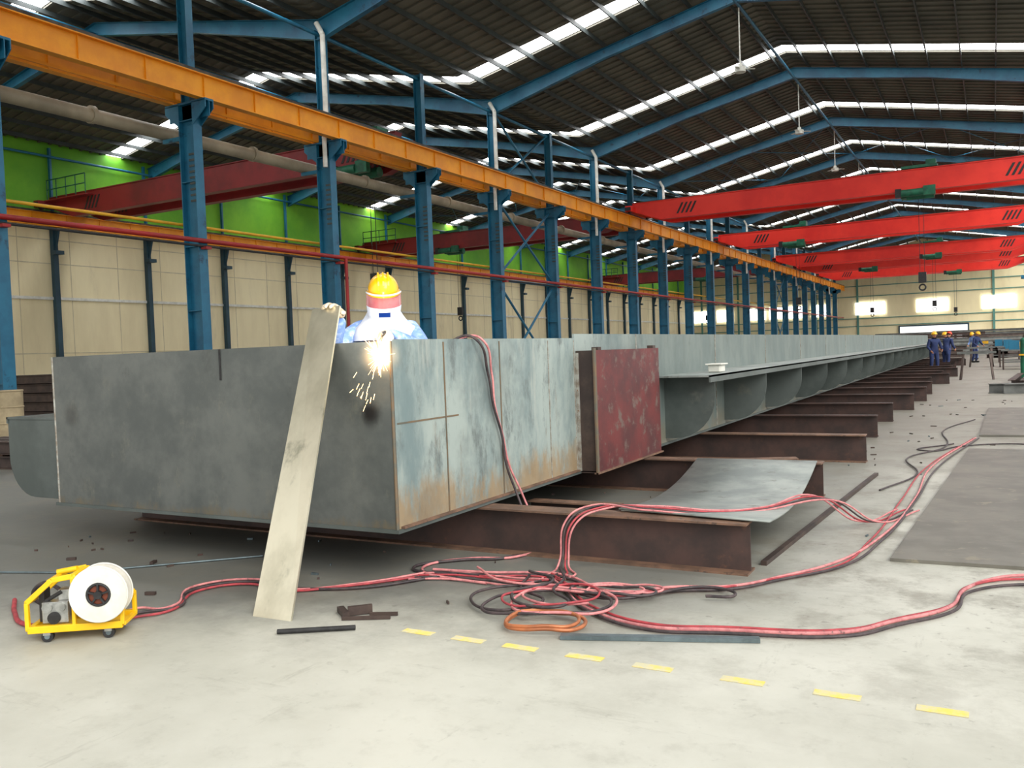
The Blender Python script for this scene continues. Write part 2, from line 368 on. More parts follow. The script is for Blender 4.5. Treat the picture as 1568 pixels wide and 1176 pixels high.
for y,tr in ((54,-3.4),(74,-13.9),(96,-5),(107,-12),(122,-4)): crane(XC+.62,XR-.3,y,tr,red)
for y,tr in ((30.4,-23.5),(57,-36),(103,-30)): crane(XL+.62,XC-.62,y,tr,lred,True,True)
fn=MB('ceiling_fan');fn.cyl((0,0,0),(0,0,2.5),.03,white,8);fn.cyl((0,0,-.15),(0,0,.05),.22,white,18);fn.cyl((0,0,.05),(0,0,.2),.1,white,12)
for i in range(3):
    a=i*2.094+.4;fn.bar((.2*math.cos(a),.2*math.sin(a),-.02),(.6*math.cos(a),.6*math.sin(a),-.04),.14,.012,white)
fo=fn.obj(loc=(XG,36.7,12.95))
for y in (49.3,61.5,73.5): inst(fo,(XG,y,12.95))
# ---------------------------------------------------------------- box girder
bg=empty('steel_box_girder')
b1=MB('end_plate');b1.box(-7.0,4.56,.37,-3.43,4.58,1.61,endM)
b1.box(-7.03,4.545,.345,-3.41,4.60,.37,graysteel)
b1.cyl((-7.0,4.565,.37),(-7.0,4.565,1.61),.012,weld,8);b1.cyl((-3.432,4.562,.37),(-3.432,4.562,1.61),.011,rustline,8)
b1.box(-5.0,4.553,1.38,-4.985,4.56,1.61,black)
b1.obj(bg)
EY=58
b2=MB('webs_and_flanges')
b2.box(-3.45,4.58,.37,-3.43,7.4,1.62,sideM);b2.box(-3.45,7.4,.37,-3.43,EY,1.66,sideM)
b2.box(-7.0,4.58,.37,-6.98,EY,1.61,graysteel)
b2.box(-7.02,4.6,.345,-3.41,EY,.37,graysteel)
for yy in (5.18,5.98,6.84,7.38): b2.box(-3.43,yy-.006,.38,-3.425,yy+.006,1.6,weld if yy>6 else rustline)
b2.box(-3.43,4.6,1.058,-3.4275,5.35,1.070,rustline)
b2.box(-3.43,4.6,.37,-3.40,7.38,.385,rusttop)
y=9
while y<EY:
    b2.box(-3.43,y-.01,.38,-3.423,y+.01,1.66,weld);y+=3.1
for yy in [8+i*2.65 for i in range(19)]:
    b2.box(-6.98,yy,.37,-3.45,yy+.015,.8,graysteel)
b2.obj(bg)
wg=MB('cantilever_wings')
wg.box(-3.43,9.6,1.15,-2.78,EY,1.17,graysteel2);wg.box(-2.80,9.6,1.09,-2.78,EY,1.17,graysteel)
wg.box(-8.03,4.75,1.06,-7.0,EY,1.08,graysteel);wg.box(-8.03,4.75,1.02,-8.01,EY,1.08,graysteel)
def brk(mb,xw,xo,y,zb,zt=1.15,RR=.5):
    pts=[(xw,y,zt),(xo,y,zt)];d=(xo-xw);R=min(abs(d)*.9,RR);sg=1 if d>0 else -1
    for i in range(9):
        a=i/8*math.pi/2;pts.append((xo-sg*R*(1-math.cos(a)),y,zb+R-R*math.sin(a)))
    pts.append((xw,y,zb));mb.prism(pts,(0,.016,0),graysteel)
y=9.9
while y<EY-1:
    brk(wg,-3.43,-2.82,y,.42);y+=2.6
y=4.76
while y<EY-1: brk(wg,-7.0,-8.02,y,.35,1.06,.36);y+=2.6
wg.obj(bg)
rb=MB('red_side_box')
rb.box(-3.43,7.42,.36,-3.25,7.44,1.5,darkst);rb.box(-3.25,7.40,.35,-3.235,9.18,1.5,redplate);rb.box(-3.43,9.16,.36,-3.25,9.18,1.5,darkst)
rb.box(-3.43,7.42,.35,-3.25,9.18,.37,darkst);rb.box(-3.43,7.44,1.44,-3.27,9.16,1.46,darkst)
rb.box(-3.24,7.385,.345,-3.225,7.43,1.52,rustline);rb.box(-3.26,7.385,.345,-3.215,9.2,.36,rusttop)
rb.box(-3.44,7.40,.37,-3.40,7.43,1.48,weld)
for yy in (7.5,9.0): rb.box(-3.3,yy,1.5,-3.235,yy+.08,1.53,darkst)
rb.obj(bg)
tl=MB('white_tape_box');tl.box(-3.1,10.6,1.175,-2.95,10.85,1.26,white);tl.box(-3.13,10.57,1.26,-2.92,10.88,1.28,white);tl.obj(bg,bevel=.01)
def hbeam(y,x0,x1,h=.34,top=rusttop):
    m=MB('steel_support_beam');m.ibeam((x0,0,h/2),(x1,0,h/2),h,.2,.014,.012,rustbeam,topmat=top)
    return m.obj(loc=(0,y,0))
hbeam(5.68,-7.4,-1.41);hbeam(8.72,-7.4,-1.45,.34);hbeam(11.4,-7.4,-1.38,.34)
y=14.4
while y<56: hbeam(y,-7.4+random.uniform(-.2,.2),-1.4+random.uniform(-.25,.25),.34,rustbeam);y+=2.8
m=MB('short_channel_beam');m.ibeam((-3.6,6.75,.1),(-2.75,6.75,.1),.2,.14,.012,.01,rustbeam,topmat=rusttop);m.obj()
m=MB('short_channel_beam');m.ibeam((-3.1,9.3,.12),(-1.9,9.8,.12),.24,.16,.012,.01,rustbeam,topmat=rusttop);m.obj()
sp=MB('curved_steel_plate')
A=[Vector((-2.36,5.75,0)),Vector((-1.27,5.62,0)),Vector((-1.49,8.64,0)),Vector((-2.65,8.6,0))]
N=14;vs=[]
for lay in (0,.012):
    for i in range(N+1):
        t_=i/N;l=A[0].lerp(A[3],t_);r_=A[1].lerp(A[2],t_)
        for q in (0,.5,1):
            p_=l.lerp(r_,q);vs.append((p_.x,p_.y,.352-.11*math.sin(math.pi*t_)+lay))
K=(N+1)*3;fs=[]
for i in range(N):
    for q in (0,1):
        a=i*3+q;fs.append((a,a+3,a+4,a+1));fs.append((K+a,K+a+1,K+a+4,K+a+3))
    for q in (0,2): a=i*3+q;fs.append((a,a+3,K+a+3,K+a))
for a in (0,1,N*3,N*3+1): fs.append((a,a+1,K+a+1,K+a))
sp.add(vs,fs,graysteel2,True);so=sp.obj()
fp=MB('steel_floor_plate');fp.prism([(-.63,6.3,.001),(3.2,6.5,.001),(3.3,12.9,.001),(-.3,12.9,.001)],(0,0,.022),plateM);fp.obj()
fp=MB('steel_floor_plate');fp.prism([(-.2,14.6,.001),(2.8,14.8,.001),(2.7,20.4,.001),(-.1,20.2,.001)],(0,0,.03),plateM);fp.obj()
fp=MB('angle_bar_on_floor');fp.bar((-1.38,5.9,.015),(-1.15,10.3,.015),.04,.03,darkst);fp.obj()
yd=MB('yellow_floor_marking')
for x in (-2.76,-2.44,-2.13,-1.77,-1.42,-1.0,-.6,-.2,.2,.6): yd.box(x-.095,3.785,.001,x+.095,3.845,.003,yel)
yd.obj()
st=MB('leaning_steel_strip')
a0=Vector((-3.86,3.68,.0));a1=Vector((-3.57,3.69,.0));q0=Vector((-4.17,4.66,1.86));q1=Vector((-3.92,4.66,1.87))
nn=(a1-a0).cross(q0-a0).normalized();nn=nn if nn.y>0 else -nn
st.prism([a0,a1,q1,q0],nn*.014,strip);st.obj()
# ---------------------------------------------------------------- hoses
pink=M('red_hose',S(180,66,74),S(140,52,60),14,.6,c3=S(90,60,60));pale=M('pink_hose',S(214,140,140),S(176,106,110),14,.6,c3=S(110,80,80));blk=M('black_cable',S(44,38,42),S(72,60,62),14,.55)
brass=M('copper_hose',S(190,116,74),S(150,92,62),6,.4,.3)
Z=.014
def G(l,z=Z): return [(x,y,z) for x,y in l]
hang=[(-3.7,5.5,1.45),(-3.5,5.62,1.64),(-3.40,5.66,1.62),(-3.40,5.8,1.35),(-3.40,5.83,1.1),(-3.395,5.93,.85),(-3.39,6.0,.62),(-3.34,6.1,.38),(-3.2,6.05,.12),(-3.12,5.95,.03)]
hose('welding_hose_over_box',hang+G([(-3.07,5.49),(-3.36,5.33),(-3.55,5.05),(-3.44,4.86),(-3.2,4.8),(-2.9,4.78)]),.009,pale)
hose('welding_cable_over_box',[(x+.0,y-.05-.04*math.sin(i),z) for i,(x,y,z) in enumerate(hang)]+G([(-3.12,5.45),(-3.42,5.25),(-3.6,4.95),(-3.2,4.9)]),.010,blk)
hose('gas_hose_to_feeder',G([(-3.44,4.86),(-3.67,4.50),(-4.06,4.18),(-4.46,4.29),(-4.72,4.01),(-4.48,3.55),(-4.64,3.49),(-4.6,3.3),(-4.5,3.2)]),.008,pale)
hose('welding_cable_to_feeder',G([(-3.3,4.8),(-3.60,4.40),(-4.0,4.22),(-4.5,4.2),(-4.65,3.9),(-4.42,3.6),(-4.55,3.4),(-4.5,3.2)]),.009,blk)
hose('red_cable_to_feeder',G([(-3.42,4.76),(-3.7,4.42),(-4.1,4.12),(-4.4,4.18),(-4.6,3.95),(-4.40,3.52),(-4.5,3.3),(-4.45,3.2)]),.008,pink)
hose('red_cable_from_feeder',G([(-4.72,3.05),(-5.0,3.0),(-5.3,3.12),(-5.6,3.3)]),.014,pink)
hose('black_cable_from_feeder',[(-4.75,3.1,.2),(-4.95,3.1,.24),(-5.12,3.15,.1),(-5.0,3.3,.02),(-5.5,3.35,.018)],.012,blk)
for dx,mm,nm in ((0,pale,'pink'),(.06,pink,'red'),(.12,blk,'black'),(.17,pale,'pink')):
    hose('welding_%s_hose'%nm,[(-.75+dx,8.2,Z),(-1.0+dx,7.4,.05),(-1.25+dx,7.04-dx,.30),(-1.5,6.5-dx,.29),(-1.75,6.05-dx,.33),(-2.1,5.8-dx,.385),(-2.38-dx,5.6,.39),(-2.55-dx*.5,5.42,.3),(-2.58-dx*.4,5.35,.05)]+G([(-2.45-dx,5.13),(-2.7,4.98-dx),(-2.93,4.96-dx),(-3.23,4.94-dx),(-3.45,4.85-dx)]),.007,mm)
cc=[(-3.4,4.9),(-2.95,4.97),(-2.56,5.10),(-1.99,4.84),(-1.70,5.06),(-1.42,5.21),(-1.18,5.55),(-.89,6.01),(-.75,6.81),(-.64,8.69),(-.58,10.88),(-.2,14.3)]
hose('long_black_cable',G(cc),.009,blk);hose('long_red_hose',G([(x-.04-.03*math.sin(i*2),y+.06) for i,(x,y) in enumerate(cc)]),.009,pale)
hose('long_red_hose',G([(x-.09+.04*math.sin(i*1.3),y-.05) for i,(x,y) in enumerate(cc[1:])]),.007,pink)
hose('far_cable',G([(-.5,13.5),(-.8,12.6),(-.4,13.2),(.2,13.6),(.9,13.3),(2.2,13.9)]),.009,blk)
hose('far_cable',G([(-1.0,9.2),(-.75,10.4),(-.95,11.8),(-.6,13.0),(-.7,15.5),(-.3,17.5)]),.009,blk)
dd=[(-2.62,5.1),(-2.42,4.90),(-2.07,4.52),(-1.64,4.34),(-1.28,4.43),(-.69,4.63),(-.48,4.91),(-.24,5.26),(-.16,5.71),(-.02,6.03),(.15,6.14),(.6,6.2)]
hose('right_red_hose',G(dd[:8])+[(-.16,5.71,Z),(-.02,6.0,Z),(.1,6.1,.02),(.3,6.16,.02),(.8,6.12,.02)],.010,pale)
hose('right_black_cable',[(x+.03,y-.05,Z) for x,y in dd[:9]]+[(.2,5.95,Z),(.7,6.0,Z)],.009,blk)
hose('right_red_hose',[(x+.01,y+.05,Z) for x,y in dd[:9]]+[(.1,6.04,Z),(.7,6.07,Z)],.008,pink)
def loop(cx,cy,rx,ry,rot,n=9,z=.03):
    o_=[]
    for i in range(n):
        a=2*math.pi*i/n;q=1+.08*math.sin(i*2.3+rot*5);x=rx*math.cos(a)*q;y=ry*math.sin(a)*q;o_.append((cx+x*math.cos(rot)-y*math.sin(rot),cy+x*math.sin(rot)+y*math.cos(rot),z+.008*math.sin(i*2.1)))
    return o_
ch=empty('coiled_welding_hose')
hose('coil_brass',loop(-2.17,4.17,.21,.17,.3),.011,brass,ch,True)
hose('coil_brass_2',loop(-2.18,4.16,.19,.16,.4,z=.045),.010,brass,ch,True)
hose('coil_outer',loop(-2.3,4.45,.36,.25,.5,z=.045),.009,blk,ch,True)
hose('coil_outer_2',loop(-2.22,4.5,.30,.28,.2,z=.05),.008,pale,ch,True)
hose('coil_red',loop(-2.3,4.55,.30,.2,.8,z=.06),.007,pink,ch,True)
hose('coil_right',loop(-2.05,4.82,.26,.1,.2,z=.045),.009,blk,ch,True)
hose('coil_right_2',loop(-1.98,4.86,.22,.09,.4,z=.05),.007,pale,ch,True)
hose('coil_tail',G([(-2.7,5.0),(-2.6,4.7),(-2.35,4.5),(-2.5,4.25),(-2.75,4.35),(-2.8,4.6),(-2.5,4.8),(-2.0,4.7),(-1.5,5.15),(-1.35,5.02),(-1.5,4.95)],.03),.009,blk,ch)
hose('coil_cross',G([(-2.55,5.15),(-2.4,4.9),(-2.35,4.65),(-2.15,4.4),(-2.3,4.3),(-2.55,4.5),(-2.45,4.85),(-2.7,5.0)],.06),.009,blk,ch)
hose('coil_pink',G([(-3.1,5.0),(-2.75,4.75),(-2.3,4.82),(-2.05,4.95),(-1.85,4.85),(-2.1,4.72),(-2.5,4.6),(-2.3,4.4),(-2.05,4.5)],.05),.008,pale,ch)
m=MB('flat_bar');m.bar((-2.0,4.02,.012),(-1.05,4.36,.012),.05,.02,galv);m.obj()
m=MB('round_bar');m.cyl((-3.47,3.48,.016),(-3.11,3.71,.016),.014,black,10);m.obj()
m=MB('thin_rod');m.cyl((-5.8,4.05,.01),(-4.95,4.85,.01),.008,galv,8);m.obj()
m=MB('thin_rod');m.cyl((-6.6,3.7,.01),(-5.75,4.0,.01),.008,galv,8);m.obj()
m=MB('steel_scrap')
m.bar((-3.42,3.95,.02),(-3.3,3.86,.02),.04,.03,darkst);m.bar((-3.32,3.9,.03),(-3.22,4.0,.03),.03,.05,darkst);m.bar((-3.3,3.82,.012),(-3.05,3.95,.012),.015,.02,darkst)
m.bar((-3.2,3.95,.012),(-3.05,4.02,.012),.015,.02,darkst);m.obj()
m=MB('scattered_scrap')
for i in range(260):
    x=random.uniform(-7.2,1.6);y=random.uniform(4.3,10.5) if x<-2.6 else random.uniform(6.2,23)
    if -.7<x and y<13.2: continue
    if -2.8<x<-1.2 and y<9: continue
    if any(abs(y-q)<.16 for q in [5.68,8.72,11.4]+[14.4+2.8*j for j in range(4)]) and x<-1.1: continue
    if -3.7<x<-1.8 and (6.6<y<6.9 or 9.1<y<10): continue
    s_=random.uniform(.006,.022)*(1 if y<12 else 2);a=random.uniform(0,3.14);m.bar((x,y,.008),(x+s_*2.5*math.cos(a),y+s_*2.5*math.sin(a),.008),s_*.6,.014,random.choice([darkst,galv,rustbeam,darkst]))
for x,y,a in ((-4.9,3.75,.4),(-4.3,4.35,1.2),(-5.6,4.35,2.0),(-6.4,4.2,.6)):
    m.bar((x,y,.012),(x+.07*math.cos(a),y+.07*math.sin(a),.012),.025,.02,darkst)
m.obj()
# ---------------------------------------------------------------- wire feeder
wf=empty('welding_wire_feeder',(-4.52,3.06,0));wf.rotation_euler=(0,0,math.radians(36));wf.scale=(.98,.98,.98)
YB=M('yellow_feeder_paint',S(244,196,20),S(230,180,20),4,.4)
al=M('aluminium',S(190,192,190),S(150,152,150),10,.35,.8)
m=MB('frame')
for yy in (-.11,.11):
    P_=[(-.27,yy,.075),(-.27,yy,.23),(-.13,yy,.35),(-.02,yy,.365),(.04,yy,.30),(.24,yy,.20),(.24,yy,.075)]
    for a,b_ in zip(P_,P_[1:]+P_[:1]): m.bar(a,b_,.022,.03,YB)
    m.bar((-.02,yy,.075),(-.02,yy,.36),.02,.025,YB);m.bar((-.27,yy,.075),(.24,yy,.075),.03,.04,YB)
for x,z in ((-.27,.23),(-.13,.35),(-.02,.365),(.24,.2),(-.27,.075),(.24,.075)): m.bar((x,-.11,z),(x,.11,z),.03,.02,YB)
m.cyl((-.14,0,.37),(-.03,0,.385),.016,YB,10);m.box(-.16,-.11,.34,-.12,.11,.352,YB);m.box(-.26,-.1,.06,.23,.1,.07,YB)
m.obj(wf,bevel=.004)
m=MB('drive_unit')
m.box(-.2,-.09,.10,-.06,-.02,.22,al);m.cyl((-.17,-.1,.19),(-.17,-.08,.19),.028,al,16);m.cyl((-.1,-.1,.19),(-.1,-.08,.19),.028,al,16);m.cyl((-.135,-.1,.13),(-.135,-.085,.13),.035,black,16)
m.cyl((-.2,0,.15),(-.05,0,.15),.05,black,18);m.box(-.23,-.05,.10,-.2,.04,.28,black);m.cyl((-.19,-.06,.22),(-.1,-.06,.27),.012,black,8);m.box(-.12,-.06,.22,-.05,.02,.28,al)
m.obj(wf,bevel=.003)
m=MB('wire_spool');cx,cz=.135,.265
for yy,rr in ((-.165,.155),(-.075,.155)):
    n=40;vs=[];
    for y_ in (yy-.004,yy+.004):
        for R_ in (.062,rr):
            for i in range(n): a=2*math.pi*i/n;vs.append((cx+R_*math.cos(a),y_,cz+R_*math.sin(a)))
    fs=[]
    for i in range(n):
        j=(i+1)%n;fs+=[(i,j,n+j,n+i),(2*n+i,3*n+i,3*n+j,2*n+j),(n+i,n+j,3*n+j,3*n+i),(i,2*n+i,2*n+j,j)]
    m.add(vs,fs,white);m.torus((cx,yy,cz),rr,.006,(0,1,0),white,40,6)
m.cyl((cx,-.155,cz),(cx,-.085,cz),.10,M('copper_wire',S(190,120,80),rough=.35,metal=.9),32)
m.torus((cx,-.17,cz),.06,.008,(0,1,0),black);m.cyl((cx,-.185,cz),(cx,-.05,cz),.022,black,16)
for i in range(5):
    a=i*1.2566+.3;m.bar((cx,-.172,cz),(cx+.06*math.cos(a),-.172,cz+.06*math.sin(a)),.01,.018,black,up=(0,1,0))
m.cyl((cx,-.158,cz),(cx,-.156,cz),.058,M('brown_core',S(120,60,40)),24);m.box(cx-.02,-.06,.09,cx+.02,-.04,.28,YB)
m.obj(wf)
m=MB('caster_wheels')
for x in (-.17,.16):
    for yy in (-.1,.1):
        m.cyl((x,yy-.014,.032),(x,yy+.014,.032),.032,black,18);m.cyl((x,yy-.016,.032),(x,yy+.016,.032),.015,galv,12)
        m.box(x-.02,yy-.02,.04,x+.02,yy+.02,.065,al)
m.obj(wf)
# ---------------------------------------------------------------- people
cloth=M('blue_coverall',S(132,164,222),S(100,138,208),5,.85,c3=S(196,212,240),t3=(.45,.7),bs=.3)
dcloth=M('navy_coverall',S(36,52,96),S(28,40,80),5,.85)
skin=M('skin',S(196,140,110),S(180,124,96),8,.6);hair=M('black_hair',S(22,20,20),rough=.8)
glove=M('leather_glove',S(206,192,172),S(184,168,146),10,.85);wcl=M('white_hood_cloth',S(236,240,248),S(214,222,240),5,.9)
hat=M('yellow_helmet',S(248,190,10),S(240,180,8),3,.3,coat=.4);boot=M('black_boots',S(25,22,20),rough=.6)
visor=M('pink_visor',S(236,150,156),S(226,120,132),4,.15,coat=.5);lens=M('welding_lens',S(20,50,120),rough=.1,coat=1)
visor.node_tree.nodes['Principled BSDF'].inputs['Alpha'].default_value=.6
eye=M('eye_white',S(230,228,222),rough=.3);iris=M('iris',S(30,20,15),rough=.2);lip=M('lips',S(150,84,78),rough=.5)
orangehat=M('red_helmet',S(200,60,30),rough=.35)
def skinned(name,verts,edges,rad,mat,parent,sub=2,root=0):
    me=bpy.data.meshes.new(name);me.from_pydata(verts,edges,[]);me.materials.append(mat)
    ob=bpy.data.objects.new(name,me);SC.collection.objects.link(ob);ob.parent=parent
    md=ob.modifiers.new('skin','SKIN');md.use_smooth_shade=True
    for i,sv in enumerate(me.skin_vertices[0].data):
        r=rad[i];sv.radius=(r,r) if not isinstance(r,tuple) else r;sv.use_root=(i==root)
    sb=ob.modifiers.new('sub','SUBSURF');sb.levels=sub;sb.render_levels=sub
    return ob
def hand(name,wrist,fd,nrm,curl,mat,parent,thumb=1,sc=1.0):
    fd=Vector(fd).normalized();nrm=Vector(nrm);nrm=(nrm-fd*nrm.dot(fd)).normalized();sd=fd.cross(nrm).normalized()*thumb
    w=Vector(wrist);V=[w,w+fd*.045*sc];E=[(0,1)];Rr=[.026*sc,.03*sc]
    for i,(s_,l) in enumerate(((.034,.072),(.012,.082),(-.011,.076),(-.032,.06))):
        k=w+fd*(.092-.006*abs(i-1))*sc+sd*s_*sc;V.append(k);E.append((1,len(V)-1));Rr.append(.0135*sc)
        p_=k;ang=curl*.5
        for seg in (.42,.33,.25):
            d=fd*math.cos(ang)+nrm*math.sin(ang);p_=p_+d*l*seg*sc;V.append(p_);E.append((len(V)-2,len(V)-1));Rr.append(.0105*sc);ang+=curl
    k=w+fd*.03*sc+sd*.036*sc;V.append(k);E.append((1,len(V)-1));Rr.append(.015*sc)
    k2=k+(sd*.7+fd*.6+nrm*.4).normalized()*.035*sc;V.append(k2);E.append((len(V)-2,len(V)-1));Rr.append(.013*sc)
    k3=k2+(sd*.1+fd*.8+nrm*.6).normalized()*.03*sc;V.append(k3);E.append((len(V)-2,len(V)-1));Rr.append(.011*sc)
    return skinned(name,[tuple(v) for v in V],E,Rr,mat,parent,2,0)
def person(name,loc,face,J,clothm,hatm,welder=False,scale=1):
    e=empty(name,loc);e.rotation_euler=(0,0,face);e.scale=(scale,)*3
    V=[J['pel'],J['waist'],J['chest'],J['uch'],J['nb'],J['nt'],J['shL'],J['elL'],J['wrL'],J['shR'],J['elR'],J['wrR'],J['hipL'],J['knL'],J['anL'],J['hipR'],J['knR'],J['anR']]
    E=[(0,1),(1,2),(2,3),(3,4),(4,5),(3,6),(6,7),(7,8),(3,9),(9,10),(10,11),(0,12),(12,13),(13,14),(0,15),(15,16),(16,17)]
    Rr=[.145,.145,.16,.13,.075,.06,.08,.062,.045,.08,.062,.045,.11,.078,.06,.11,.078,.06]
    skinned('body_coverall',V,E,Rr,clothm,e)
    b_=MB('boots')
    for q in ('anL','anR'):
        x,y,z=J[q];b_.ell((x,y-.07,.045),(.05,.14,.05),boot);b_.ell((x,y,.07),(.052,.06,.07),boot)
    b_.obj(e)
    hd=J['head'];tilt=J.get('tilt',0);M3=Euler((tilt,0,0)).to_matrix()
    hc=Vector(hd);T=lambda p_:hc+M3@Vector(p_)
    m=MB('head')
    def fn(p_):
        q=Vector(p_)
        if q.z<0: q.x*=1-.32*min(1,-q.z)**1.3;q.y*=1-.12*(-q.z)
        if q.y<-.5: q.y*= .94
        return q
    m.ell(hc,(.077,.098,.118),skin,M3,n=28,k=20,fn=fn)
    m.ell(T((0,-.098,-.012)),(.013,.02,.024),skin,M3,n=12,k=8);m.ell(T((0,-.1,.01)),(.009,.012,.03),skin,M3,n=12,k=8)
    for s_ in (-1,1):
        m.ell(T((s_*.031,-.084,.008)),(.014,.01,.009),eye,M3,n=12,k=8);m.ell(T((s_*.031,-.092,.007)),(.006,.004,.006),iris,M3,n=10,k=6)
        m.ell(T((s_*.031,-.088,.03)),(.018,.006,.004),hair,M3,n=10,k=6);m.ell(T((s_*.078,.0,-.005)),(.012,.02,.032),skin,M3,n=12,k=8)
    m.ell(T((0,-.088,-.058)),(.024,.01,.008),lip,M3,n=14,k=6)
    m.ell(T((0,.02,.012)),(.083,.094,.112),hair,M3,zmin=-.25)
    m.obj(e)
    h=MB('hard_hat')
    h.ell(T((0,.0,.045)),(.112,.132,.125),hatm,M3,zmin=0,n=32,k=12)
    vs=[];n=32
    for r_,z in ((1.0,.045),(1.16,.036),(1.0,.052)):
        for i in range(n):
            a=2*math.pi*i/n;x=.112*math.cos(a)*r_;y=.132*math.sin(a)*r_
            if y<0 and r_>1: y*=1.14
            vs.append(T((x,y,z)))
    h.add(vs,[(i,(i+1)%n,n+(i+1)%n,n+i) for i in range(n)]+[(n+i,n+(i+1)%n,2*n+(i+1)%n,2*n+i) for i in range(n)],hatm,True)
    for s_ in (-.035,0,.035):
        pts=[T((s_,-.128*math.cos(t_)*.98,.045+.128*math.sin(t_))) for t_ in [math.pi*(.08+.84*i/10) for i in range(11)]]
        for a,b2 in zip(pts,pts[1:]): h.bar(a,b2,.012,.01,hatm)
    h.obj(e)
    if welder:
        v_=MB('welding_face_shield');n=16
        def arc(z0,z1,r0,r1,mat,am=1.2):
            vs=[]
            for z,r_ in ((z0,r0),(z1,r1)):
                for i in range(n+1):
                    a=-am+2*am*i/n;vs.append(T((r_*math.sin(a),-r_*math.cos(a)*1.12-.005,z)))
            v_.add(vs,[(i,i+1,n+2+i,n+1+i) for i in range(n)],mat,True)
        arc(.05,-.05,.128,.132,visor,1.3);arc(-.05,-.12,.132,.122,wcl,1.3);arc(-.12,-.185,.122,.09,wcl,1.3)
        arc(.056,.043,.132,.132,wcl,1.3)
        v_.bar(T((-.042,-.15,-.095)),T((.042,-.15,-.095)),.012,.034,lens,up=M3@Vector((0,0,1)));v_.obj(e)
        hh=MB('protective_hood')
        vs=[];n2=36;prof=((.06,.116,.12,0),(-.03,.118,.125,0),(-.10,.12,.125,0),(-.15,.135,.13,0.01),(-.19,.17,.15,.03),(-.225,.215,.17,.05),(-.27,.235,.185,.07),(-.32,.235,.19,.08))
        for j,(z,rx,ry,dy) in enumerate(prof):
            full=z<-.12
            for i in range(n2+1):
                a=(-math.pi*.10+(math.pi*1.20)*i/n2) if not full else (-math.pi/2+ 2*math.pi*i/n2)
                wv=1+(.012+.006*j)*math.sin(i*1.4+j*.6)
                q=Vector((rx*math.cos(a)*wv,.01+dy+ry*math.sin(a)*wv,z))
                vs.append(T(q) if j<4 else hc+Vector((q.x,q.y-.02,q.z)) )
        k_=n2+1
        hh.add(vs,[(j*k_+i,j*k_+i+1,(j+1)*k_+i+1,(j+1)*k_+i) for j in range(len(prof)-1) for i in range(n2)],wcl,True);hh.obj(e)
    return e
fa=math.atan2(.62,.78)
fd_=Vector((.62,-.78,0));lf=Vector((.78,.62,0));W0=Vector((-4.02,5.28,.375))
def loc(w_): d=Vector(w_)-W0;return (d.dot(lf),-d.dot(fd_),d.z)
wl=loc((-3.64,4.82,1.67));wr=loc((-4.03,4.80,1.80))
shL=(.20,-.08,1.33);shR=(-.20,-.08,1.33)
J=dict(pel=(0,.14,.93),waist=(0,.08,1.07),chest=(0,-.02,1.21),uch=(0,-.07,1.31),nb=(0,-.11,1.40),nt=(0,-.15,1.46),shL=shL,elL=(.27,-.34,1.18),wrL=wl,shR=shR,elR=(-.37,-.24,1.22),wrR=wr,
 hipL=(.1,.14,.86),knL=(.12,.02,.47),anL=(.13,.1,.09),hipR=(-.1,.14,.86),knR=(-.12,.02,.47),anR=(-.13,.1,.09),head=(0,-.20,1.575),tilt=.35)
pw=person('welder',W0,fa,J,cloth,hat,True)
def ldir(w_): w_=Vector(w_);return (w_.dot(lf),-w_.dot(fd_),w_.z)
hand('right_glove',wr,ldir((.0,-.8,.6)),ldir((0,-.3,-1)),.6,glove,pw,1,1.3)
hand('left_glove',wl,ldir((.5,-.8,-.25)),ldir((-.3,0,-1)),.75,glove,pw,-1,1.15)
to=MB('welding_torch')
a=Vector(loc((-3.62,4.76,1.67)));b_=Vector(loc((-3.55,4.62,1.66)));c_=Vector(loc((-3.52,4.55,1.61)));d_=Vector(loc((-3.50,4.535,1.56)))
h0=Vector(loc((-3.70,4.9,1.66)))
to.cyl(h0,a,.016,black,12);to.cyl(a,b_,.014,black,12);to.cyl(b_,c_,.010,brass,12);to.cyl(c_,d_,.011,brass,12,.008);to.obj(pw)
arcm=M('arc_glow',S(255,248,232),emit=(1,.92,.75,1),es=40);spk=M('spark_and_bloom',S(255,200,120),emit=(1,.60,.22,1),es=9);spk2=M('spark_halo',S(255,210,150),emit=(1,.75,.4,1),es=3)
m=MB('welding_sparks_and_halo');C0=Vector((-3.49,4.53,1.515));m.ell((0,0,0),(.045,.02,.045),arcm)
for i in range(120):  # radiating streaks draw the arc's bloom star; the falling ones below are sparks
    a=random.uniform(0,6.283);l=random.uniform(.05,.09) if i%3 else random.uniform(.08,.15);d=Vector((math.cos(a),-.3+random.uniform(-.2,.2),math.sin(a))).normalized()
    m.bar(d*.03,d*l,.0016,.0016,spk if i%2 else spk2)
for i in range(16):
    x=random.gauss(-.05,.03);z=-random.uniform(.10,.33);y=-random.uniform(.02,.10);p_=Vector((x*(1-z*2),y,z));m.bar(p_,p_+Vector((x*.2,-.01,-random.uniform(.02,.05))),.002,.002,spk)
sk_=m.obj(loc=C0)
gm=bpy.data.materials.new('arc_halo_volume');gm.use_nodes=True;nt=gm.node_tree;nt.nodes.clear()  # emissive volume added to draw the soft bloom around the arc, not fume
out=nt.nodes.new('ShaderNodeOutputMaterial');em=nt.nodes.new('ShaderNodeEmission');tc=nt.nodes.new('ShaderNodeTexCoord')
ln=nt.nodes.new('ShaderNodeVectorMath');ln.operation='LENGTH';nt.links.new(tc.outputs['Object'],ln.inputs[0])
fall=mth(nt,'POWER',mth(nt,'MAXIMUM',mth(nt,'SUBTRACT',1.0,mth(nt,'DIVIDE',ln.outputs['Value'],.17)),0.0),3.0)
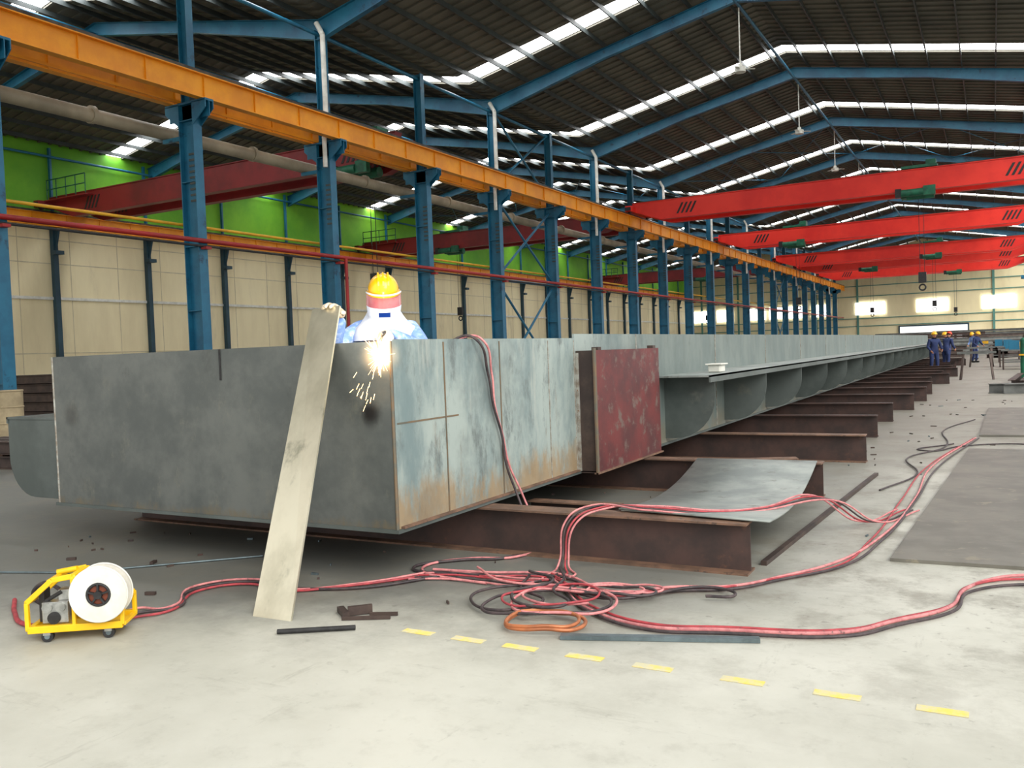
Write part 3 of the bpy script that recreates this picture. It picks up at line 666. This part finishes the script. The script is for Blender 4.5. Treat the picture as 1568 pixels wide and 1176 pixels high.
em.inputs[0].default_value=(1,.62,.28,1);nt.links.new(mth(nt,'MULTIPLY',fall,45.0),em.inputs[1]);nt.links.new(em.outputs[0],out.inputs['Volume'])
gb=MB('arc_halo');gb.ell((0,0,0),(.17,.17,.17),gm,n=24,k=16);go=gb.obj(sk_)
pl=bpy.data.lights.new('raised_arc_light','POINT');pl.energy=22;pl.color=(1,.9,.75);pl.shadow_soft_size=.05
lo_=bpy.data.objects.new('raised_arc_light',pl);lo_.location=(-3.46,4.50,1.70);SC.collection.objects.link(lo_)  # lamp added for the arc, raised over the rim to light the chest
def stand(loc_,face,cm,hm,bend=0):
    J=dict(pel=(0,.02,.93),waist=(0,.02-bend*.1,1.08),chest=(0,-bend*.25,1.24),uch=(0,-bend*.35,1.35),nb=(0,-bend*.4,1.43),nt=(0,-bend*.45,1.50),shL=(.19,-bend*.35,1.38),elL=(.27,-.05-bend*.4,1.12),wrL=(.22,-.25-bend*.3,1.0),
     shR=(-.19,-bend*.35,1.38),elR=(-.27,0-bend*.3,1.1),wrR=(-.24,-.2-bend*.3,.95),hipL=(.1,.02,.87),knL=(.12,-.03,.48),anL=(.13,.03,.09),hipR=(-.1,.02,.87),knR=(-.12,-.02,.48),anR=(-.13,.08,.09),head=(0,-.03-bend*.5,1.60),tilt=bend)
    e=person('factory_worker',loc_,face,J,cm,hm)
    hand('left_hand',J['wrL'],(-.2,-.6,-.5),(-.5,0,0),.4,skin,e,1);hand('right_hand',J['wrR'],(.2,-.5,-.6),(.5,0,0),.4,skin,e,-1)
stand((-2.2,41.2,0),.5,dcloth,hat);stand((-1.95,46,0),2.5,dcloth,orangehat,.4);stand((-2.0,49.4,0),-1.2,dcloth,hat,.2);stand((-.9,56,0),1,dcloth,hat,.3);stand((-1.0,63,0),-.6,cloth,hat,.5)
# ---------------------------------------------------------------- background clutter
def stack(name,x,y,L,n,rows,ang,mat,h=.25):
    m=MB(name);d=Vector((math.cos(ang),math.sin(ang),0));s_=Vector((-d.y,d.x,0))
    for r_ in range(rows):
        for q in range(n-r_%2):
            p_=s_*(q-n/2)*.3+Vector((0,0,h/2+r_*(h+.03)))+d*random.uniform(-.2,.2)
            m.ibeam(p_-d*L/2,p_+d*L/2,h,.18,.015,.012,mat)
        if r_<rows-1: m.bar(-s_*n*.16-d*L*.3+Vector((0,0,r_*(h+.03)+h+.015)),s_*n*.16-d*L*.3+Vector((0,0,r_*(h+.03)+h+.015)),.08,.03,rusttop)
    return m.obj(loc=(x,y,0))
stack('steel_beam_stack',-27,17,8,8,5,0.1,darkst);stack('steel_beam_stack',-31,23,9,7,4,.4,darkst);stack('steel_beam_stack',-14,12.5,4,4,2,1.2,rustbeam,.2)
stack('steel_beam_stack',-12.5,8.6,3.5,4,2,.1,darkst,.2)
for i,(x,y,L,n,r_,a) in enumerate(((.9,30,5,4,1,1.5),(2.2,38,5,5,2,1.5),(2.4,50,5,4,3,1.4),(2.6,61,5,5,4,1.4),(1.2,69,6,5,4,1.2),(-.6,82,7,6,5,.5),(2.2,24,4,4,1,1.3),(.9,26,2,2,1,.3),(-4,72,4,5,3,.3),(-5,78,6,6,4,.9),(-5,100,8,8,7,.2),(-1,110,9,8,8,.1),(1.4,92,8,8,6,.4),(-9,120,8,8,8,.3))):
    stack('steel_beam_stack',x,y,L,n,r_,a,(darkst,greyst,rustbeam,greyst)[i%4])
m=MB('welding_trestle')
for y in (34,48,66):
    for s_ in (-.5,.5): m.bar((-.5+s_,y-.3,0),(-.5+s_*.8,y,.9),.06,.06,darkst);m.bar((-.5+s_,y+.3,0),(-.5+s_*.8,y,.9),.06,.06,darkst)
    m.bar((-1.1,y,.93),(.1,y,.93),.1,.08,greyst)
m.obj()
wbn=MB('work_bench');wbn.box(0,0,.8,1.6,1,.86,greyst)
for x in (.05,1.5):
    for q in (.05,.9): wbn.box(x,q,0,x+.06,q+.06,.8,darkst)
wbn.box(.3,.2,.86,.7,.6,1.25,blue);wbn.box(.9,.3,.86,1.3,.7,1.1,yellowp);wbn.box(.1,.1,.3,1.5,.95,.34,greyst)
wo=wbn.obj(loc=(.3,43,0))
for xx,y in ((.2,54.5),(-.2,58.5),(-1.6,75),(.2,46.5)): inst(wo,(xx,y,0))
m=MB('gas_cylinder_rack')
for i in range(6):
    m.cyl((i*.28,0,.02),(i*.28,0,1.3),.11,(green,blue,dred)[i%3],14);m.ell((i*.28,0,1.3),(.11,.11,.1),(green,blue,dred)[i%3],zmin=0);m.cyl((i*.28,0,1.38),(i*.28,0,1.5),.03,rail,8)
m.box(-.15,-.14,.8,1.55,-.12,.85,yellowp);m.box(-.15,.12,.8,1.55,.14,.85,yellowp);m.obj(loc=(.9,33.5,0))
beige=M('beige_drum_paint',S(176,160,128),S(150,136,108),3,.7)
m=MB('steel_drum');m.cyl((0,0,0),(0,0,1.1),.3,beige,24);
for z in (.02,.37,.73,1.08): m.torus((0,0,z),.3,.018,(0,0,1),beige)
m.obj(loc=(-19.0,11.3,0))
m=MB('small_barrel');m.cyl((0,0,0),(0,0,.62),.18,beige,20);m.torus((0,0,.6),.18,.015,(0,0,1),beige);m.cyl((0,0,.62),(0,0,.7),.06,beige,12);m.obj(loc=(-17.7,12.3,0))
# ---------------------------------------------------------------- light
wd=bpy.data.worlds.new('world');SC.world=wd;wd.use_nodes=True
bgn=wd.node_tree.nodes['Background'];bgn.inputs[0].default_value=(1,.985,.96,1);bgn.inputs[1].default_value=1.38
def sun(name,to,en,ang,col=(1,.97,.90)):
    l=bpy.data.lights.new(name,'SUN');l.energy=en;l.angle=math.radians(ang);l.color=col
    o_=bpy.data.objects.new(name,l);SC.collection.objects.link(o_);o_.rotation_euler=Vector(to).to_track_quat('Z','Y').to_euler();o_.location=(30,-20,30);return o_
sun('sun',(.78,-.46,.62),3.3,42)
# ---------------------------------------------------------------- camera
th=math.radians(29.06);ph=math.radians(2.03);ro=math.atan(.037)
F=Vector((-math.sin(th)*math.cos(ph),math.cos(th)*math.cos(ph),-math.sin(ph)))
R0=Vector((math.cos(th),math.sin(th),0));U0=R0.cross(F)
R=math.cos(ro)*R0-math.sin(ro)*U0;U=math.sin(ro)*R0+math.cos(ro)*U0
cam=bpy.data.cameras.new('camera');cam.lens=36*1328/1568;cam.sensor_width=36;cam.clip_end=600;cam.clip_start=.05
cob=bpy.data.objects.new('camera',cam);SC.collection.objects.link(cob)
mt=Matrix((( R.x,U.x,-F.x,0),(R.y,U.y,-F.y,0),(R.z,U.z,-F.z,1.5),(0,0,0,1)));cob.matrix_world=mt
SC.camera=cob
